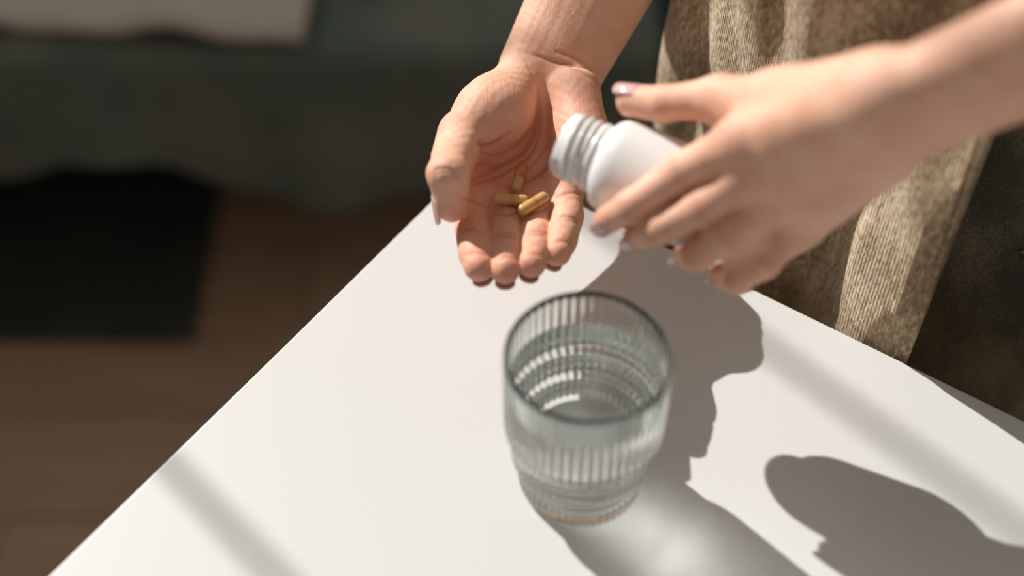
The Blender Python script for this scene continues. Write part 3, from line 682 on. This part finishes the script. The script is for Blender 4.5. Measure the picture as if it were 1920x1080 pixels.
# ------------------------------------------------------------------ bottle
bx, bz = BAX, None
b1 = unit(np.cross(BAX, V(0, 0, 1))); b2 = np.cross(BAX, b1)
RB = Matrix(((b1[0], b2[0], BAX[0]), (b1[1], b2[1], BAX[1]), (b1[2], b2[2], BAX[2]))).to_4x4(); RB.translation = W(BM)
bottle = empty('pill_bottle', W(BM+BAX*86)); props(bottle, 'open white plastic pill bottle tipped sideways in the hand on the right', 'bottle')
def brev(name, pf, seg=96):
    vs = []; fs = []; rows = []
    for z, r in pf:
        if r < 1e-6: rows.append([len(vs)]); vs.append((0, 0, z)); continue
        rows.append(list(range(len(vs), len(vs)+seg))); vs += [(r*math.cos(i/seg*2*math.pi), r*math.sin(i/seg*2*math.pi), z) for i in range(seg)]
    for A, B in zip(rows[:-1], rows[1:]):
        if len(A) == 1 and len(B) == 1: continue
        for i in range(seg):
            j = (i+1) % seg
            fs.append([A[0], B[j], B[i]] if len(A) == 1 else [A[i], A[j], B[0]] if len(B) == 1 else [A[i], A[j], B[j], B[i]])
    me = mesh_from(name, np.array(vs)/1000, fs); me.transform(RB); return me
out = [(0, 15.0), (0, 16.1), (.4, 16.6), (15, 16.6), (16.2, 16.9), (17.2, 17.9), (18.2, 18.1), (19.2, 17.9), (20.0, 17.3), (20.8, 17.4), (22.0, 19.2), (24.0, 21.8), (26.6, 23.5), (30, 24.3), (33, BRAD), (50, BRAD), (70, BRAD), (80, BRAD), (83.5, 23.7), (85.4, 21), (86, 19), (85.2, 16), (85, 0)]
inn = [(84, 0), (84, 20), (82, 21.8), (33, 22.1), (27, 21), (22.5, 17), (20, 15.1), (1, 15.0), (0, 15.0)]
link('bottle_body', brev('bottle_body', out+inn), MT['plastic'], bottle)
def helix():                # raised screw thread, three turns
    vs, fs = [], []; prs = [(-1.35, 0), (-.9, 1.2), (-.3, 1.7), (.3, 1.7), (.9, 1.2), (1.35, 0)]; n = 3*96
    for i in range(n+1):
        t = i/n; a = t*3*2*math.pi; z = 2.3+t*12.6; e = min(1, t*14, (1-t)*14)
        for dz, dr in prs: r = 16.4+dr*e; vs.append((r*math.cos(a), r*math.sin(a), z+dz*(.4+.6*e)))
    m_ = len(prs)
    for i in range(n):
        for k in range(m_-1): fs.append([i*m_+k, (i+1)*m_+k, (i+1)*m_+k+1, i*m_+k+1])
    me = mesh_from('screw_thread', np.array(vs)/1000, fs); me.transform(RB); return me
link('screw_thread', helix(), MT['plastic'], bottle)

# ------------------------------------------------------------------ capsules resting in the palm
vsR, fsR = BODY[0][0], BODY[0][1]
bvh = BVHTree.FromPolygons([Vector(v) for v in vsR], fsR.tolist())
def palm_hit(px, py):
    o_ = V(0, 0, CAMH); d_ = unit(Q(px, py, 800)-o_); h = bvh.ray_cast(Vector(o_), Vector(d_)); return (V(*h[0]), V(*h[1])) if h[0] else (Q(px, py, 790), TOCAM(Q(px, py, 790)))
def capsule(pa, pb, fill, label, lift=0.0, tilt=0.0):
    a, na = palm_hit(*pa); b, nb = palm_hit(*pb); n = unit(na+nb); R = 3.55; LN = 21.0
    c = (a+b)/2; d = unit(b-a)
    d = unit(d+n*tilt); c = c+n*(R+lift)
    # keep it from sinking anywhere along its length
    for s_ in np.linspace(-LN/2+R, LN/2-R, 9):
        loc, nn, _, dist = bvh.find_nearest(Vector(c+d*s_)); sd = (c+d*s_-V(*loc))@V(*nn)
        if sd < R: c = c+n*(R-sd)*1.0
    root = empty('capsule', W(c-n*R)); props(root, label, 'capsule', 'capsules in the palm')
    x = unit(np.cross(d, V(.1, .2, 1))); y_ = np.cross(d, x); M = Matrix(((x[0], y_[0], d[0]), (x[1], y_[1], d[1]), (x[2], y_[2], d[2]))).to_4x4(); M.translation = W(c)
    def rev(name, pf, mt, seg=40):
        vs, fs, rows = [], [], []
        for z, r in pf:
            if r < 1e-6: rows.append([len(vs)]); vs.append((0, 0, z)); continue
            rows.append(list(range(len(vs), len(vs)+seg))); vs.extend([(r*math.cos(i/seg*2*math.pi), r*math.sin(i/seg*2*math.pi), z) for i in range(seg)])
        for A, B in zip(rows[:-1], rows[1:]):
            if len(A) == 1 and len(B) == 1: continue
            for i in range(seg):
                j = (i+1) % seg
                fs.append([A[0], B[j], B[i]] if len(A) == 1 else [A[i], A[j], B[0]] if len(B) == 1 else [A[i], A[j], B[j], B[i]])
        me = mesh_from(name, np.array(vs)/1000, fs); me.transform(M); return link(name, me, mt, root)
    def cap(z0, s_, r, n_=9): return [(z0+s_*r*math.sin(t), r*math.cos(t)) for t in np.linspace(0, math.pi/2, n_)][:-1]+[(z0+s_*r, 0)]
    h_ = LN/2
    rev('body_shell', cap(-h_+3.35, -1, 3.35)[::-1]+[(2, 3.35)], MT['gel'])
    rev('cap_shell', [(-.6, 3.42), (-.6, 3.55), (-.3, 3.62)]+cap(h_-3.58, 1, 3.58), MT['gel'])
    lo = -h_+3.2; hi = lo+(h_*2-6.3)*fill
    if fill > .9: pf = cap(lo, -1, 3.05)[::-1]+cap(h_-3.2, 1, 3.15)
    else: pf = cap(lo, -1, 3.05)[::-1]+[(hi, 3.05), (hi+1.2, 2.2), (hi+1.6, 0)]
    rev('powder', pf, MT['powder'])
capsule((906, 384), (974, 389), 1, 'tan capsule lying level, the left one of the three in the palm', .2)
capsule((968, 409), (1017, 379), 1, 'tan capsule sloping up to the right, nearest the bottle', .8)
capsule((963, 368), (974, 324), .40, 'half-empty capsule with clear upper end pointing at the wrist', .2, .38)
print('total', time.time()-t0)
